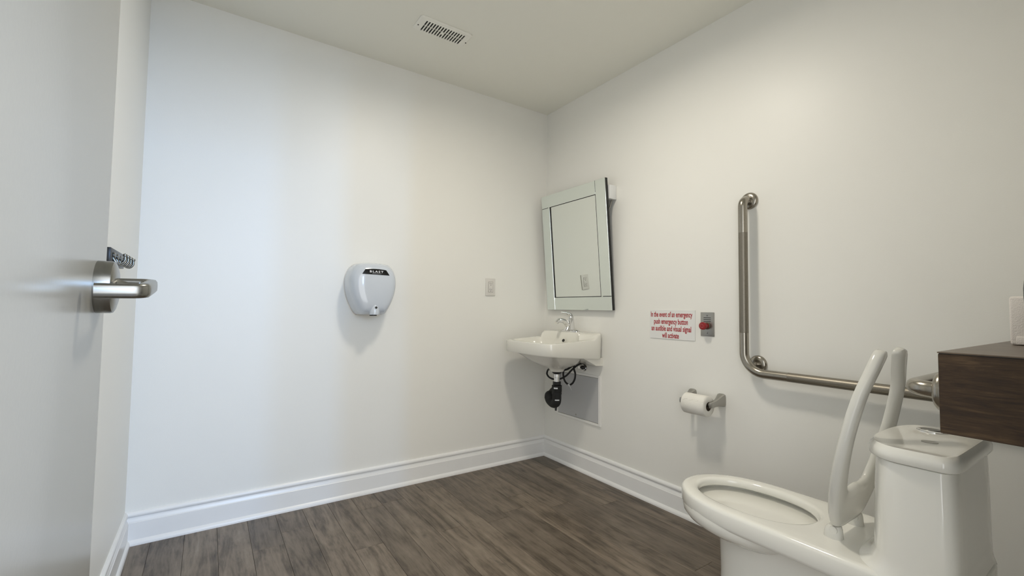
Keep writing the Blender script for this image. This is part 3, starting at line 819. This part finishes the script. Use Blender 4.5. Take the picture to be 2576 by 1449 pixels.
# pedestal with the swelling belly of the bowl in front
ped = lambda w, yf, yb, z, nb=6: oval(w, yf, yb, 2.3, nb, z, -1.86)
rings = [ped(.128, -1.612, -2.20, .0), ped(.126, -1.615, -2.20, .012), ped(.118, -1.620, -2.19, .05), ped(.113, -1.622, -2.18, .15), ped(.112, -1.620, -2.18, .22), ped(.114, -1.618, -2.18, .265), ped(.120, -1.612, -2.19, .31), ped(.128, -1.59, -2.20, .345)]
obj('pedestal', loft(rings), M['china'], t, 60)
bel = lambda w, yf, yb, z: oval(w, yf, yb, 2.1, 2.1, z, -1.72)
rings = [bel(.180, -1.492, -1.93, .362), bel(.182, -1.491, -1.93, .348), bel(.180, -1.494, -1.925, .332), bel(.172, -1.509, -1.915, .317), bel(.152, -1.540, -1.90, .303), bel(.130, -1.575, -1.88, .290), bel(.10, -1.61, -1.85, .280)]
obj('bowl_belly', loft(rings), M['china'], t, 60)
# tank
tk = lambda g_, z, yf=-2.075: [(-.480+(p[0]-TCX), p[1], p[2]) for p in oval(.1815+g_, yf+g_, -2.262-g_, 2.7, 9, z, -2.175)]
rings = [tk(.004, .395, -2.035), tk(.0, .411, -2.052), tk(-.002, .425, -2.068), tk(-.003, .45, -2.077), tk(-.004, .60, -2.080), tk(-.006, .6745, -2.082)]
tank = obj('tank', loft(rings), M['china'], t, 60)
rings = [tk(-.012, .6735, -2.084), tk(-.011, .6775, -2.084), tk(.001, .6778, -2.080), tk(.0035, .6805, -2.078), tk(.0035, .695, -2.078), tk(.001, .703, -2.078), tk(-.006, .7115, -2.078), tk(-.016, .709, -2.078), tk(-.05, .7095, -2.078)]
lid = obj('tank_lid', loft(rings), M['china'], t, 60)
obj('flush_button', loft([sup(-.373, -2.157, .024, .032, 2, 32, .7093), sup(-.373, -2.157, .024, .032, 2, 32, .7115), sup(-.373, -2.157, .021, .029, 2, 32, .7135), sup(-.373, -2.157, .018, .026, 2, 32, .7135)]), M['chrome'], lid, 40)
obj('button_insert', loft([sup(-.373, -2.157, .017, .024, 2, 32, .7134), sup(-.373, -2.157, .016, .023, 2, 32, .7152)]), M['satin'], lid, 40)
obj('cap_disc', lathe([(.016, .7094), (.016, .7102), (0, .7103)], (-.514, -2.185, 0), n=24), M['zinc'], lid)

# raised open-front seat, leaning back
lean = math.radians(13.0)
so = Vector((TCX-.002, -1.988, .432)); sv = Vector((0, -math.sin(lean), math.cos(lean))); sn = Vector((0, math.cos(lean), math.sin(lean))); su = Vector((1, 0, 0))
half0 = [((0, 0), (0, .112)), ((.05, .000), (.034, .108)), ((.088, .012), (.064, .116)), ((.122, .050), (.080, .142)), ((.152, .105), (.096, .185)), ((.172, .165), (.107, .235)),
        ((.180, .235), (.112, .285)), ((.176, .310), (.108, .335)), ((.160, .378), (.097, .385)), ((.137, .432), (.082, .430)), ((.108, .478), (.056, .468)), ((.090, .494), (.046, .484))]
half = [((a[0]*1.02, a[1]*1.045), (b_[0]*1.12 if b_[1] < .43 else b_[0]*.93, b_[1]*1.045)) for a, b_ in half0]
half = [((a[0]*(1 if a[1] < .44 else .94), a[1]), b_) for a, b_ in half]
def dens(seq, n):
    o = catmull([Vector((a[0], a[1], 0)) for a, _ in seq], n); i = catmull([Vector((b_[0], b_[1], 0)) for _, b_ in seq], n)
    return list(zip(o, i))
hp = dens(half, 3)
seq = [((-o.x, o.y), (-i.x, i.y)) for o, i in reversed(hp[1:])] + [((o.x, o.y), (i.x, i.y)) for o, i in hp]
sect = [(0.0, -.004), (.0, .004), (.06, .0115), (.2, .0140), (.8, .0120), (.95, .008), (1, .001), (1, -.006), (.94, -.0105), (.1, -.0105)]   # outer..inner, thickness
rings = []
for idx, (o, i) in enumerate(seq):
    e = min(idx, len(seq)-1-idx); shr = {0: .55, 1: .85, 2: .97}.get(e, 1.0)
    ring = []
    for f, h_ in sect:
        f2 = .5+(f-.5)*shr
        u_, v_ = o[0]*(1-f2)+i[0]*f2, o[1]*(1-f2)+i[1]*f2
        ring.append(so+su*u_+sv*v_-sn*(h_*(shr if shr > .6 else .7)))
    rings.append(ring)
seat = obj('seat', loft(rings), M['seat_plastic'], t, 50)
for s in (-1, 1):
    xx = TCX+s*.072
    b = bmesh.new()
    add_loft(b, [sup(xx, -1.985, .019, .023, 2.4, 24, RZt-.0005), sup(xx, -1.985, .0185, .022, 2.4, 24, RZt+.012), sup(xx, -1.986, .0175, .020, 2.4, 24, RZt+.024), sup(xx, -1.988, .014, .014, 2, 24, RZt+.033)])
    add_tube(b, [(xx-.018, -1.990, RZt+.024), (xx+.018, -1.990, RZt+.024)], .010, 14)
    obj('hinge', b, M['seat_plastic'], t, 50)
